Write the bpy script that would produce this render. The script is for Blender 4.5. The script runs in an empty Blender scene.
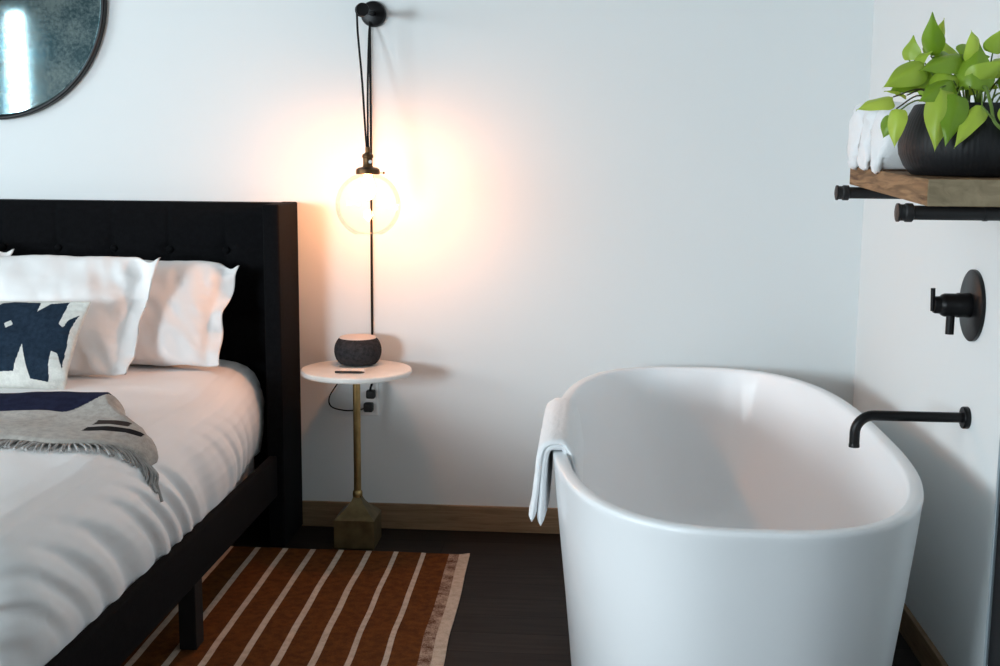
import bpy, bmesh, math, random
from mathutils import Vector, Matrix, noise
random.seed(7)
sc = bpy.context.scene
COL = sc.collection
PI = math.pi
V = Vector

# ------------------------------------------------------------------ materials
def mat(name, color, rough=.5, metal=0., spec=.5, bump=0., bscale=200., var=0., vscale=8., coat=0., trans=0., sheen=0., emit=0.):
    m = bpy.data.materials.new(name); m.use_nodes = True
    nt = m.node_tree; b = nt.nodes['Principled BSDF']
    b.inputs['Base Color'].default_value = (*color, 1)
    b.inputs['Roughness'].default_value = rough
    b.inputs['Metallic'].default_value = metal
    b.inputs['Specular IOR Level'].default_value = spec
    b.inputs['Coat Weight'].default_value = coat
    if coat: b.inputs['Coat Roughness'].default_value = .035
    if sheen:
        b.inputs['Sheen Weight'].default_value = sheen
    if emit:
        b.inputs['Emission Color'].default_value = (*color, 1); b.inputs['Emission Strength'].default_value = emit
    tc = nt.nodes.new('ShaderNodeTexCoord')
    if var:
        n = nt.nodes.new('ShaderNodeTexNoise'); n.inputs['Scale'].default_value = vscale; n.inputs['Detail'].default_value = 5
        nt.links.new(tc.outputs['Object'], n.inputs['Vector'])
        r = nt.nodes.new('ShaderNodeValToRGB')
        lo = [max(0, c*(1-var)) for c in color]; hi = [min(1, c*(1+var)) for c in color]
        r.color_ramp.elements[0].color = (*lo, 1); r.color_ramp.elements[1].color = (*hi, 1)
        r.color_ramp.elements[0].position = .3; r.color_ramp.elements[1].position = .7
        nt.links.new(n.outputs['Fac'], r.inputs['Fac']); nt.links.new(r.outputs['Color'], b.inputs['Base Color'])
    if bump:
        n = nt.nodes.new('ShaderNodeTexNoise'); n.inputs['Scale'].default_value = bscale; n.inputs['Detail'].default_value = 3
        nt.links.new(tc.outputs['Object'], n.inputs['Vector'])
        bp = nt.nodes.new('ShaderNodeBump'); bp.inputs['Strength'].default_value = bump; bp.inputs['Distance'].default_value = .002
        nt.links.new(n.outputs['Fac'], bp.inputs['Height']); nt.links.new(bp.outputs['Normal'], b.inputs['Normal'])
    return m

def woven(name, color, dark, scale=900., rough=.95, sheen=0.):
    """cloth with a fine crossed thread pattern"""
    m = bpy.data.materials.new(name); m.use_nodes = True
    nt = m.node_tree; b = nt.nodes['Principled BSDF']; L = nt.links.new
    tc = nt.nodes.new('ShaderNodeTexCoord'); n = nt.nodes.new('ShaderNodeTexNoise')
    mp = nt.nodes.new('ShaderNodeMapping'); mp.inputs['Scale'].default_value = (1, 1, .25)
    L(tc.outputs['Object'], mp.inputs['Vector']); L(mp.outputs['Vector'], n.inputs['Vector'])
    n.inputs['Scale'].default_value = scale; n.inputs['Detail'].default_value = 2
    n2 = nt.nodes.new('ShaderNodeTexNoise'); n2.inputs['Scale'].default_value = scale*.1
    L(tc.outputs['Object'], n2.inputs['Vector'])
    ad = nt.nodes.new('ShaderNodeMath'); ad.operation = 'ADD'; L(n.outputs['Fac'], ad.inputs[0]); L(n2.outputs['Fac'], ad.inputs[1])
    hf = nt.nodes.new('ShaderNodeMath'); hf.operation = 'MULTIPLY'; hf.inputs[1].default_value = .5; L(ad.outputs[0], hf.inputs[0])
    r = nt.nodes.new('ShaderNodeValToRGB'); r.color_ramp.elements[0].position = .38; r.color_ramp.elements[1].position = .62
    r.color_ramp.elements[0].color = (*dark, 1); r.color_ramp.elements[1].color = (*color, 1)
    L(hf.outputs[0], r.inputs['Fac']); L(r.outputs['Color'], b.inputs['Base Color'])
    b.inputs['Roughness'].default_value = rough; b.inputs['Specular IOR Level'].default_value = .12; b.inputs['Sheen Weight'].default_value = sheen
    bp = nt.nodes.new('ShaderNodeBump'); bp.inputs['Strength'].default_value = .3; bp.inputs['Distance'].default_value = .002
    L(n.outputs['Fac'], bp.inputs['Height']); L(bp.outputs['Normal'], b.inputs['Normal'])
    return m

def thin_glass(name, tint, gl=.05):
    m = bpy.data.materials.new(name); m.use_nodes = True
    nt = m.node_tree; nt.nodes.remove(nt.nodes['Principled BSDF']); out = nt.nodes['Material Output']; L = nt.links.new
    t = nt.nodes.new('ShaderNodeBsdfTransparent'); t.inputs['Color'].default_value = (*tint, 1)
    g = nt.nodes.new('ShaderNodeBsdfGlossy'); g.inputs['Roughness'].default_value = .02
    lw = nt.nodes.new('ShaderNodeLayerWeight'); lw.inputs['Blend'].default_value = .12
    mx = nt.nodes.new('ShaderNodeMixShader')
    ml = nt.nodes.new('ShaderNodeMath'); ml.operation = 'MULTIPLY_ADD'; ml.inputs[1].default_value = .45; ml.inputs[2].default_value = gl
    L(lw.outputs['Fresnel'], ml.inputs[0]); L(ml.outputs[0], mx.inputs[0]); L(t.outputs[0], mx.inputs[1]); L(g.outputs[0], mx.inputs[2])
    L(mx.outputs[0], out.inputs['Surface'])
    return m

def plank_mat():
    m = bpy.data.materials.new('dark_plank'); m.use_nodes = True
    nt = m.node_tree; b = nt.nodes['Principled BSDF']; L = nt.links.new
    tc = nt.nodes.new('ShaderNodeTexCoord')
    br = nt.nodes.new('ShaderNodeTexBrick'); br.offset = .37
    br.inputs['Scale'].default_value = 1; br.inputs['Brick Width'].default_value = 1.25; br.inputs['Row Height'].default_value = .125
    br.inputs['Mortar Size'].default_value = .0022; br.inputs['Mortar Smooth'].default_value = .2
    br.inputs['Color1'].default_value = (.011, .0075, .006, 1); br.inputs['Color2'].default_value = (.020, .0145, .012, 1); br.inputs['Mortar'].default_value = (.006, .004, .003, 1)
    L(tc.outputs['Object'], br.inputs['Vector'])
    mp = nt.nodes.new('ShaderNodeMapping'); mp.inputs['Scale'].default_value = (1.5, 22, 1); L(tc.outputs['Object'], mp.inputs['Vector'])
    n = nt.nodes.new('ShaderNodeTexNoise'); n.inputs['Scale'].default_value = 3; n.inputs['Detail'].default_value = 8; L(mp.outputs['Vector'], n.inputs['Vector'])
    mr = nt.nodes.new('ShaderNodeMapRange'); mr.inputs['From Min'].default_value = .3; mr.inputs['From Max'].default_value = .7; mr.inputs['To Min'].default_value = .6; mr.inputs['To Max'].default_value = 1.35
    L(n.outputs['Fac'], mr.inputs['Value'])
    mu = nt.nodes.new('ShaderNodeMix'); mu.data_type = 'RGBA'; mu.blend_type = 'MULTIPLY'; mu.inputs['Factor'].default_value = 1
    L(br.outputs['Color'], mu.inputs[6]); L(mr.outputs['Result'], mu.inputs[7]); L(mu.outputs[2], b.inputs['Base Color'])
    b.inputs['Roughness'].default_value = .55; b.inputs['Specular IOR Level'].default_value = .12
    bp = nt.nodes.new('ShaderNodeBump'); bp.inputs['Strength'].default_value = .4; bp.inputs['Distance'].default_value = .002; bp.invert = True
    L(br.outputs['Fac'], bp.inputs['Height']); L(bp.outputs['Normal'], b.inputs['Normal'])
    return m

def wood_mat(name, lo, hi, scale=(18, 1.6, 18), rough=.75):
    m = bpy.data.materials.new(name); m.use_nodes = True
    nt = m.node_tree; b = nt.nodes['Principled BSDF']; L = nt.links.new
    tc = nt.nodes.new('ShaderNodeTexCoord'); mp = nt.nodes.new('ShaderNodeMapping'); mp.inputs['Scale'].default_value = scale
    L(tc.outputs['Object'], mp.inputs['Vector'])
    n = nt.nodes.new('ShaderNodeTexNoise'); n.inputs['Scale'].default_value = 2.5; n.inputs['Detail'].default_value = 8; n.inputs['Distortion'].default_value = 1.2
    L(mp.outputs['Vector'], n.inputs['Vector'])
    r = nt.nodes.new('ShaderNodeValToRGB'); r.color_ramp.elements[0].position = .32; r.color_ramp.elements[1].position = .68
    r.color_ramp.elements[0].color = (*lo, 1); r.color_ramp.elements[1].color = (*hi, 1)
    L(n.outputs['Fac'], r.inputs['Fac']); L(r.outputs['Color'], b.inputs['Base Color'])
    b.inputs['Roughness'].default_value = rough; b.inputs['Specular IOR Level'].default_value = .3
    bp = nt.nodes.new('ShaderNodeBump'); bp.inputs['Strength'].default_value = .35; bp.inputs['Distance'].default_value = .003
    L(n.outputs['Fac'], bp.inputs['Height']); L(bp.outputs['Normal'], b.inputs['Normal'])
    return m

def mirror_mat():
    m = bpy.data.materials.new('foxed_mirror'); m.use_nodes = True
    nt = m.node_tree; b = nt.nodes['Principled BSDF']; L = nt.links.new
    b.inputs['Metallic'].default_value = 1
    tc = nt.nodes.new('ShaderNodeTexCoord')
    n = nt.nodes.new('ShaderNodeTexNoise'); n.inputs['Scale'].default_value = 85; n.inputs['Detail'].default_value = 6; n.inputs['Roughness'].default_value = .7
    L(tc.outputs['Object'], n.inputs['Vector'])
    n2 = nt.nodes.new('ShaderNodeTexNoise'); n2.inputs['Scale'].default_value = 7; n2.inputs['Detail'].default_value = 4
    L(tc.outputs['Object'], n2.inputs['Vector'])
    ad = nt.nodes.new('ShaderNodeMath'); ad.operation = 'ADD'; L(n.outputs['Fac'], ad.inputs[0]); L(n2.outputs['Fac'], ad.inputs[1])
    r = nt.nodes.new('ShaderNodeValToRGB'); r.color_ramp.elements[0].position = .42; r.color_ramp.elements[1].position = .60
    r.color_ramp.elements[0].color = (.13, .25, .30, 1); r.color_ramp.elements[1].color = (.62, .84, .88, 1)
    hf = nt.nodes.new('ShaderNodeMath'); hf.operation = 'MULTIPLY'; hf.inputs[1].default_value = .5; L(ad.outputs[0], hf.inputs[0])
    L(hf.outputs[0], r.inputs['Fac']); L(r.outputs['Color'], b.inputs['Base Color'])
    mr = nt.nodes.new('ShaderNodeMapRange'); mr.inputs['From Min'].default_value = .4; mr.inputs['From Max'].default_value = .62; mr.inputs['To Min'].default_value = .07; mr.inputs['To Max'].default_value = .02
    L(hf.outputs[0], mr.inputs['Value']); L(mr.outputs['Result'], b.inputs['Roughness'])
    return m

def leaf_mat():
    m = bpy.data.materials.new('lime_leaf'); m.use_nodes = True
    nt = m.node_tree; L = nt.links.new; b = nt.nodes['Principled BSDF']; out = nt.nodes['Material Output']
    oi = nt.nodes.new('ShaderNodeObjectInfo')
    r = nt.nodes.new('ShaderNodeValToRGB'); r.color_ramp.elements[0].color = (.19, .34, .018, 1); r.color_ramp.elements[1].color = (.55, .70, .09, 1)
    L(oi.outputs['Random'], r.inputs['Fac']); L(r.outputs['Color'], b.inputs['Base Color'])
    b.inputs['Roughness'].default_value = .38
    t = nt.nodes.new('ShaderNodeBsdfTranslucent'); L(r.outputs['Color'], t.inputs['Color'])
    mx = nt.nodes.new('ShaderNodeMixShader'); mx.inputs[0].default_value = .3
    L(b.outputs[0], mx.inputs[1]); L(t.outputs[0], mx.inputs[2]); L(mx.outputs[0], out.inputs['Surface'])
    return m

M = dict(
    dark_paint=mat('taupe_paint', (.22, .21, .20), .9, spec=.2),
    wall=mat('wall_paint', (.755, .79, .795), .9, spec=.2, bump=.08, bscale=260),
    ceiling=mat('ceiling_paint', (.38, .365, .35), .95, spec=.1),
    plank=plank_mat(),
    base=wood_mat('oak_baseboard', (.20, .125, .065), (.31, .20, .115), (2, 2, 30), .55),
    white_trim=mat('white_trim', (.8, .8, .8), .5),
    black_cloth=woven('black_upholstery', (.0042, .0045, .0055), (.0020, .0022, .0028), 700),
    black_wood=mat('black_wood', (.005, .0048, .005), .55, spec=.3, bump=.1, bscale=90),
    linen=mat('white_cotton', (.89, .88, .88), .9, spec=.15, bump=.15, bscale=700),
    sham=mat('white_cotton_sham', (.89, .87, .86), .9, spec=.15, bump=.12, bscale=600),
    cush_linen=woven('cream_linen', (.74, .73, .68), (.60, .59, .55), 800),
    cush_navy=woven('navy_linen', (.020, .036, .060), (.010, .019, .034), 800),
    throw_grey=woven('grey_wool', (.47, .435, .395), (.32, .295, .27), 600, sheen=.1),
    throw_navy=woven('navy_wool', (.014, .017, .046), (.008, .009, .026), 600),
    throw_brown=woven('brown_wool', (.050, .038, .034), (.025, .019, .018), 600),
    throw_black=woven('black_wool', (.014, .013, .016), (.008, .008, .009), 600),
    tassel=mat('grey_yarn', (.36, .35, .34), .95, spec=.1, var=.25, vscale=60),
    rug=woven('rust_wool', (.150, .048, .010), (.075, .023, .005), 420),
    rug_cream=woven('cream_wool', (.62, .50, .40), (.44, .34, .26), 420),
    rug_speck=woven('speckled_wool', (.46, .33, .25), (.10, .035, .015), 260),
    tub=mat('gloss_acrylic', (.87, .885, .90), .32, spec=.35, coat=.22),
    towel=mat('white_terry', (.86, .875, .89), 1., spec=.1, bump=.6, bscale=500, sheen=.2),
    black_metal=mat('matte_black_metal', (.0045, .0045, .005), .36, metal=.0, spec=.24),
    black_iron=mat('black_iron', (.012, .012, .013), .5, spec=.45, bump=.3, bscale=150),
    bronze=mat('dark_bronze', (.10, .055, .025), .4, metal=.9, var=.3, vscale=40),
    brass=mat('aged_brass', (.36, .26, .11), .36, metal=.9, var=.2, vscale=30),
    base_brass=mat('dark_brass', (.175, .135, .065), .42, metal=.75, var=.25, vscale=25),
    cord=mat('black_cord', (.008, .008, .008), .8, spec=.2),
    globe=thin_glass('clear_glass', (.985, .975, .955), .02),
    pane=thin_glass('window_glass', (.97, .985, .98), .02),
    bulb=mat('lit_bulb', (1., .405, .17), .3, emit=275.),
    marble=mat('white_marble', (.78, .75, .71), .28, var=.06, vscale=14),
    speaker=woven('charcoal_mesh', (.040, .039, .043), (.018, .018, .020), 900),
    speaker_top=mat('speaker_cap', (.60, .53, .49), .6),
    card=mat('white_card', (.82, .8, .77), .7),
    pen=mat('black_pen', (.012, .012, .013), .35),
    plate=mat('outlet_plastic', (.86, .86, .85), .4),
    slot=mat('outlet_slot', (.05, .05, .05), .6),
    plug=mat('plug_rubber', (.012, .012, .012), .55),
    shelf_face=wood_mat('reclaimed_wood', (.10, .050, .022), (.36, .21, .105), (16, 2.2, 26)),
    shelf_end=wood_mat('weathered_end_grain', (.20, .155, .095), (.31, .245, .155), (9, 9, 14), .85),
    pot=mat('ribbed_black_ceramic', (.007, .0075, .009), .55, spec=.35),
    soil=mat('soil', (.025, .016, .01), 1., var=.5, vscale=80),
    stem=mat('green_stem', (.12, .19, .03), .5),
    brown_stem=mat('brown_stem', (.06, .05, .02), .6),
    leaf=leaf_mat(),
    leaf_vein=mat('pale_vein', (.42, .56, .10), .5),
    mirror=mirror_mat(),
    black_lacquer=mat('black_lacquer', (.005, .005, .006), .5, spec=.2),
    steel=mat('brushed_edge', (.35, .42, .46), .35, metal=.6),
    chrome=mat('chrome', (.7, .7, .7), .12, metal=1.),
    curtain=mat('sheer', (.8, .8, .8), .9),
)

# ------------------------------------------------------------------ object helpers
ORG = {}
def link(name, bm, m, parent=None, base=None, smooth=True, angle=40):
    """bm is in world coordinates; becomes ONE mesh object"""
    org = ORG[parent.name] if parent else V(base) if base is not None else V((0, 0, 0))
    bmesh.ops.translate(bm, verts=bm.verts, vec=-org)
    me = bpy.data.meshes.new(name); bm.to_mesh(me); bm.free()
    for mm in (m if isinstance(m, (list, tuple)) else [m]): me.materials.append(mm)
    o = bpy.data.objects.new(name, me); COL.objects.link(o)
    if smooth:
        for p in me.polygons: p.use_smooth = True
        me.set_sharp_from_angle(angle=math.radians(angle))
    if parent: o.parent = parent
    else: o.location = org
    ORG[o.name] = org
    return o
def tag(o, label, cat, group=None):
    o['label'] = label; o['category'] = cat
    if group: o['group'] = group
    return o
def thing(name, loc, label, cat, group=None):
    o = bpy.data.objects.new(name, None); o.empty_display_size = .05; COL.objects.link(o); o.location = loc
    ORG[o.name] = V(loc); return tag(o, label, cat, group)
def struct(name, bm, m, parent=None, smooth=False, base=None):
    o = link(name, bm, m, parent, base, smooth)
    if parent is None: o['kind'] = 'structure'
    return o

def B(): return bmesh.new()
def box(bm, lo, hi, bev=0., seg=2, mi=0):
    x0, y0, z0 = lo; x1, y1, z1 = hi
    t = bmesh.new()
    vs = [t.verts.new(p) for p in [(x0,y0,z0),(x1,y0,z0),(x1,y1,z0),(x0,y1,z0),(x0,y0,z1),(x1,y0,z1),(x1,y1,z1),(x0,y1,z1)]]
    for f in [(0,3,2,1),(4,5,6,7),(0,1,5,4),(1,2,6,5),(2,3,7,6),(3,0,4,7)]: t.faces.new([vs[i] for i in f])
    if bev: bmesh.ops.bevel(t, geom=t.edges[:], offset=bev, segments=seg, affect='EDGES', profile=.6)
    merge(bm, t, mi); return bm
def merge(bm, t, mi=0):
    mp = {}
    for v in t.verts: mp[v] = bm.verts.new(v.co)
    for f in t.faces:
        try:
            g = bm.faces.new([mp[v] for v in f.verts]); g.material_index = mi
        except ValueError: pass
    t.free()
def frame_of(d):
    d = V(d).normalized(); a = V((0, 0, 1)) if abs(d.z) < .9 else V((1, 0, 0))
    x = a.cross(d).normalized(); return x, d.cross(x), d
def lathe(bm, prof, origin, axis=(0, 0, 1), n=48, ripple=0, rn=0, sq=1., cap=True, mi=0):
    """prof: (radius, height) pairs along axis"""
    X, Y, Z = frame_of(axis); o = V(origin); rings = []
    for r, h in prof:
        rg = []
        for i in range(n):
            a = 2*PI*i/n; rr = r*(1+ripple*math.cos(rn*a)) if rn else r
            rg.append(bm.verts.new(o + X*(rr*math.cos(a)) + Y*(rr*math.sin(a)) + Z*h))
        rings.append(rg)
    for a, b in zip(rings, rings[1:]):
        for i in range(n):
            j = (i+1) % n; f = bm.faces.new((a[i], a[j], b[j], b[i])); f.material_index = mi
    if cap:
        f = bm.faces.new(list(reversed(rings[0]))); f.material_index = mi
        f = bm.faces.new(rings[-1]); f.material_index = mi
    return bm
def catmull(pts, k=6):
    pts = [V(p) for p in pts]; P = [2*pts[0]-pts[1]] + pts + [2*pts[-1]-pts[-2]]; out = []
    for i in range(1, len(P)-2):
        a, b, c, d = P[i-1:i+3]
        for s in range(k):
            t = s/k
            out.append(.5*((2*b)+(c-a)*t+(2*a-5*b+4*c-d)*t*t+(3*b-a-3*c+d)*t**3))
    out.append(pts[-1]); return out
def tube(bm, pts, r, n=10, r2=None, mi=0):
    pts = [V(p) for p in pts]; rings = []; up = None
    for i, p in enumerate(pts):
        d = (pts[min(i+1, len(pts)-1)]-pts[max(i-1, 0)]).normalized()
        if up is None: up, s, _ = frame_of(d)
        up = (up - d*up.dot(d)).normalized(); s = d.cross(up)
        rr = r if r2 is None else r+(r2-r)*i/(len(pts)-1)
        rings.append([bm.verts.new(p+up*(rr*math.cos(2*PI*k/n))+s*(rr*math.sin(2*PI*k/n))) for k in range(n)])
    for a, b in zip(rings, rings[1:]):
        for k in range(n):
            f = bm.faces.new((a[k], a[(k+1) % n], b[(k+1) % n], b[k])); f.material_index = mi
    f = bm.faces.new(list(reversed(rings[0]))); f.material_index = mi
    f = bm.faces.new(rings[-1]); f.material_index = mi
    return bm
def recalc(bm): bmesh.ops.recalc_face_normals(bm, faces=bm.faces[:]); return bm
def sstep(a, b, x):
    t = max(0., min(1., (x-a)/(b-a))); return t*t*(3-2*t)
def nz(x, y=0., z=0.): return noise.noise(V((x, y, z)))
def interp(tab, x):
    for (a, b), (c, d) in zip(tab, tab[1:]):
        if x <= c: return b+(d-b)*max(0, min(1, (x-a)/(c-a)))
    return tab[-1][1]

# ------------------------------------------------------------------ the room
XR, XL, YF, ZC = .867, -5.0, -5.6, 2.7
struct('floor', box(B(), (XL-.1, YF-.1, -.1), (XR+.1, .1, 0)), M['plank'])
struct('ceiling', box(B(), (XL-.1, YF-.1, ZC), (XR+.1, .1, ZC+.1)), M['ceiling'])
struct('wall_back', box(B(), (XL-.1, 0, 0), (XR+.1, .1, ZC)), M['wall'])
struct('wall_right', box(B(), (XR, YF, 0), (XR+.1, 0, ZC)), M['wall'])
WIN = (-4.85, -1.75, 1.0, 2.2)          # left wall: y0, y1, z0, z1
WFR = (-4.745, -4.545, .35, 2.40)          # front wall: x0, x1, z0, z1
WFM = (-3.65, -2.45, .85, 1.80)              # front wall, behind the bed's foot
def holed_wall(lo, hi, a0, a1, holes, axis):
    """wall slab from lo..hi across its thickness, a0..a1 along, with one opening"""
    bm = B(); spans = []; at = a0
    for h0, h1, z0, z1 in holes:
        spans += [(at, h0, 0, ZC), (h0, h1, 0, z0), (h0, h1, z1, ZC)]; at = h1
    for p, q, c, d in spans+[(at, a1, 0, ZC)]:
        if axis == 'y': box(bm, (lo, p, c), (hi, q, d))
        else: box(bm, (p, lo, c), (q, hi, d))
    return bm
struct('wall_left', holed_wall(XL-.1, XL, YF, 0, [WIN], 'y'), M['dark_paint'])
struct('wall_front', holed_wall(YF-.1, YF, XL-.1, XR+.1, [WFR, WFM], 'x'), M['dark_paint'])
def window(name, hole, axis, w0, inward, mullions=()):
    a, b, c, d = hole; t = .045
    def bx(bm, p, q, lo, hi, z0, z1, bev=0.):
        l, h = sorted((w0-inward*p, w0-inward*q))
        if axis == 'y': box(bm, (l, lo, z0), (h, hi, z1), bev)
        else: box(bm, (lo, l, z0), (hi, h, z1), bev)
    bm = B()
    bx(bm, .08, .02, a, a+t, c, d, .004); bx(bm, .08, .02, b-t, b, c, d, .004)
    bx(bm, .08, .02, a+t, b-t, c, c+t, .004); bx(bm, .08, .02, a+t, b-t, d-t, d, .004)
    for m_ in mullions: bx(bm, .075, .025, m_-.025, m_+.025, c+t, d-t, .004)
    w = struct(name, bm, M['white_trim'])
    bm = B(); bx(bm, .053, .047, a+t, b-t, c+t, d-t); link('pane', bm, M['pane'], w, smooth=False)
    bm = B(); bx(bm, .02, -.03, a-.03, b+.03, c-.03, c, .005); link('window_sill', bm, M['white_trim'], w)
window('window_1', WIN, 'y', XL, 1, (-3.82, -2.78))
window('window_2', WFR, 'x', YF, 1)
window('window_3', WFM, 'x', YF, 1)
struct('baseboard_back', box(B(), (XL, -.014, 0), (XR, 0, .088), .003), M['base'])
struct('baseboard_right', box(B(), (XR-.014, YF, 0), (XR, -.014, .078), .003), M['base'])

# ------------------------------------------------------------------ mirror
MC = V((-1.985, 0, 1.764)); MR = .394
mir = thing('round_mirror', (MC.x, 0, MC.z), 'round mottled antique mirror in thin black frame on wall above the bed', 'mirror')
bm = B(); lathe(bm, [(MR-.012, 0), (MR, .003), (MR, .027), (MR-.003, .030), (MR-.008, .030), (MR-.009, .021), (MR-.012, .020)], MC, (0, -1, 0), 128, cap=False)
bmesh.ops.contextual_create(bm, geom=[]) if False else None
link('frame', recalc(bm), M['black_metal'], mir)
bm = B(); lathe(bm, [(MR-.011, .004), (MR-.0095, .018), (MR-.016, .0215), (MR-.017, .0215)], MC, (0, -1, 0), 128)
link('glass', recalc(bm), M['mirror'], mir, angle=5)

# ------------------------------------------------------------------ bed
BX0, BX1 = -2.975, -.985
bed = thing('bed', (-1.98, -1.05, 0), 'king bed with tall black tufted wingback headboard and black rails', 'bed')
hx0, hx1, ht = -2.994, -.966, 1.108
PY = -.125
NB = 10; bxs = [-1.18-.188*k for k in range(NB)]; rows = [.955, .745]
bm = B()
nx, nzz = 300, 90; g = []
for j in range(nzz+1):
    z = .20 + (ht-.012-.20)*j/nzz; row = []
    for i in range(nx+1):
        x = hx0+.05+(hx1-hx0-.10)*i/nx
        dx = min(abs(x-b) for b in bxs); dz = min(abs(z-r) for r in rows)
        y = PY + .010*math.exp(-(dx/.006)**2)*(.3) + .010*math.exp(-(dz/.006)**2)*(.3) + .012*math.exp(-((dx*dx+dz*dz)/.028**2))
        y += .012*sstep(ht-.035, ht-.012, z)**2
        row.append(bm.verts.new((x, y, z)))
    g.append(row)
for j in range(nzz):
    for i in range(nx): bm.faces.new((g[j][i], g[j][i+1], g[j+1][i+1], g[j+1][i]))
back = []
top = g[-1]
tb = [bm.verts.new((v.co.x, -.022, ht)) for v in top]; tm = [bm.verts.new((v.co.x, PY+.022, ht)) for v in top]
for i in range(nx):
    bm.faces.new((top[i], top[i+1], tm[i+1], tm[i])); bm.faces.new((tm[i], tm[i+1], tb[i+1], tb[i]))
link('headboard_panel', bm, M['black_cloth'], bed)
link('headboard_back', box(B(), (hx0+.045, -.10, .02), (hx1-.045, -.021, ht-.02), .006), M['black_cloth'], bed)
for r in rows:
    for b in bxs:
        if r == rows[1] and b < -1.2: continue
        bm = B(); lathe(bm, [(.001, .009), (.007, .0085), (.011, .006), (.0125, .002), (.012, -.004)], (b, PY+.012, r), (0, -1, 0), 16)
        link('tuft_button', recalc(bm), M['black_cloth'], bed)
for x0, x1 in ((hx1-.052, hx1), (hx0, hx0+.052)):
    link('headboard_wing', box(B(), (x0, -.262, .006), (x1, -.018, ht+.002), .007, 3), M['black_cloth'], bed)
for x0, x1 in ((BX1-.028, BX1), (BX0, BX0+.028)):
    link('side_rail', box(B(), (x0, -2.03, .178), (x1, -.262, .312), .008, 3), M['black_cloth'], bed)
link('foot_rail', box(B(), (BX0, -2.06, .178), (BX1, -2.032, .300), .008, 3), M['black_cloth'], bed)
for x in (BX1-.046, BX0+.001):
    for y in (-1.075, -2.02):
        bm = B(); box(bm, (x, y, .0075), (x+.045, y+.06, .19), .003)
        link('leg', bm, M['black_wood'], bed, smooth=False)
link('mattress', box(B(), (BX0+.10, -1.93, .20), (BX1-.10, -.15, .555), .04, 4), M['linen'], bed)

# ------------------------------------------------------------------ duvet
DX0, DX1, DY0, DY1 = -2.950, -.998, -2.03, -.14
PROF = [(-.014, .300), (-.006, .330), (.002, .365), (.008, .40), (.010, .435), (.008, .47), (.002, .503), (-.010, .533), (-.028, .559), (-.052, .580), (-.085, .594), (-.13, .602), (-.19, .606), (-.27, .609), (-.37, .612), (-.50, .614), (-.66, .614), (-.82, .614), (-.93, .613)]
def ring(out, n_side=(170, 190)):
    x0, x1, y0, y1 = DX0-out, DX1+out, DY0-out, DY1+min(out, 0)*.1
    rf = max(.16+out, .03); rh = max(.05+out, .02)
    pts = []
    def arc(cx, cy, r, a0, a1, n=14):
        for i in range(n): 
            a = a0+(a1-a0)*i/n; pts.append((cx+r*math.cos(a), cy+r*math.sin(a), math.cos(a), math.sin(a)))
    def line(ax, ay, bx, by, n, nx_, ny_):
        for i in range(n): t = i/n; pts.append((ax+(bx-ax)*t, ay+(by-ay)*t, nx_, ny_))
    line(x1, y1-rh, x1, y0+rf, n_side[1]*2, 1, 0)
    arc(x1-rf, y0+rf, rf, 0, -PI/2)
    line(x1-rf, y0, x0+rf, y0, n_side[0], 0, -1)
    arc(x0+rf, y0+rf, rf, -PI/2, -PI)
    line(x0, y0+rf, x0, y1-rh, n_side[1], -1, 0)
    arc(x0+rh, y1-rh, rh, PI, PI/2)
    line(x0+rh, y1, x1-rh, y1, n_side[0], 0, 1)
    arc(x1-rh, y1-rh, rh, PI/2, 0)
    return pts
def head_in(x, y, out):
    return -.055*sstep(-.75, -.20, y)*(1 if x > -1.98 else -1)*sstep(-.7, -.05, out)
def duvet_disp(x, y, z):
    """small displacement of the cover: folds on the drop, soft swells on top"""
    w = sstep(.60, .44, z); ft = .25+1.0*sstep(-.75, -1.6, y)
    s = y if x > -1.4 else x
    ph = s + 1.05*(z-.45+min(.22, max(0, DX1-x if x > -1.4 else x-DX0)))
    q = ph/.118 + .8*nz(ph*3.2, z*2.5, 3.)
    f = math.sin(2*PI*q)+.28*math.sin(4*PI*q+1.)
    a = .55+.75*nz(ph*3.1, 5., z*2)
    fine = nz(ph*13, z*2, 9.)*.30
    d = .0125*w*ft*(f*a+fine)
    top = (1-w)
    d += top*(.010*nz(x*2.6, y*2.6, 2.)+.004*nz(x*7+y*3, y*6, 4.))
    return d
bm = B(); rings = []
prof_dense = []
for (a, b), (c, d) in zip(PROF, PROF[1:]):
    k = 6 if b < .6 else 4
    for i in range(k): t = i/k; prof_dense.append((a+(c-a)*t, b+(d-b)*t))
prof_dense.append(PROF[-1])
for out, z in prof_dense:
    rg = []
    vert = sstep(.50, .60, z)
    for x, y, ax, ay in ring(out):
        d = duvet_disp(x, y, z)
        rg.append(bm.verts.new((x+head_in(x, y, out)+ax*d*(1-vert), y+ay*d*(1-vert), z+d*vert)))
    rings.append(rg)
for a, b in zip(rings, rings[1:]):
    n = len(a)
    for i in range(n): bm.faces.new((a[i], b[i], b[(i+1) % n], a[(i+1) % n]))
bm.faces.new(rings[-1])
duv = link('duvet', recalc(bm), M['linen'], base=(-1.98, -1.05, .30), angle=180)
md = duv.modifiers.new('thick', 'SOLIDIFY'); md.thickness = .012; md.offset = -1
tag(duv, 'plain white duvet spread over the bed, wrinkled where it hangs over the side rail', 'duvet')

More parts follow.
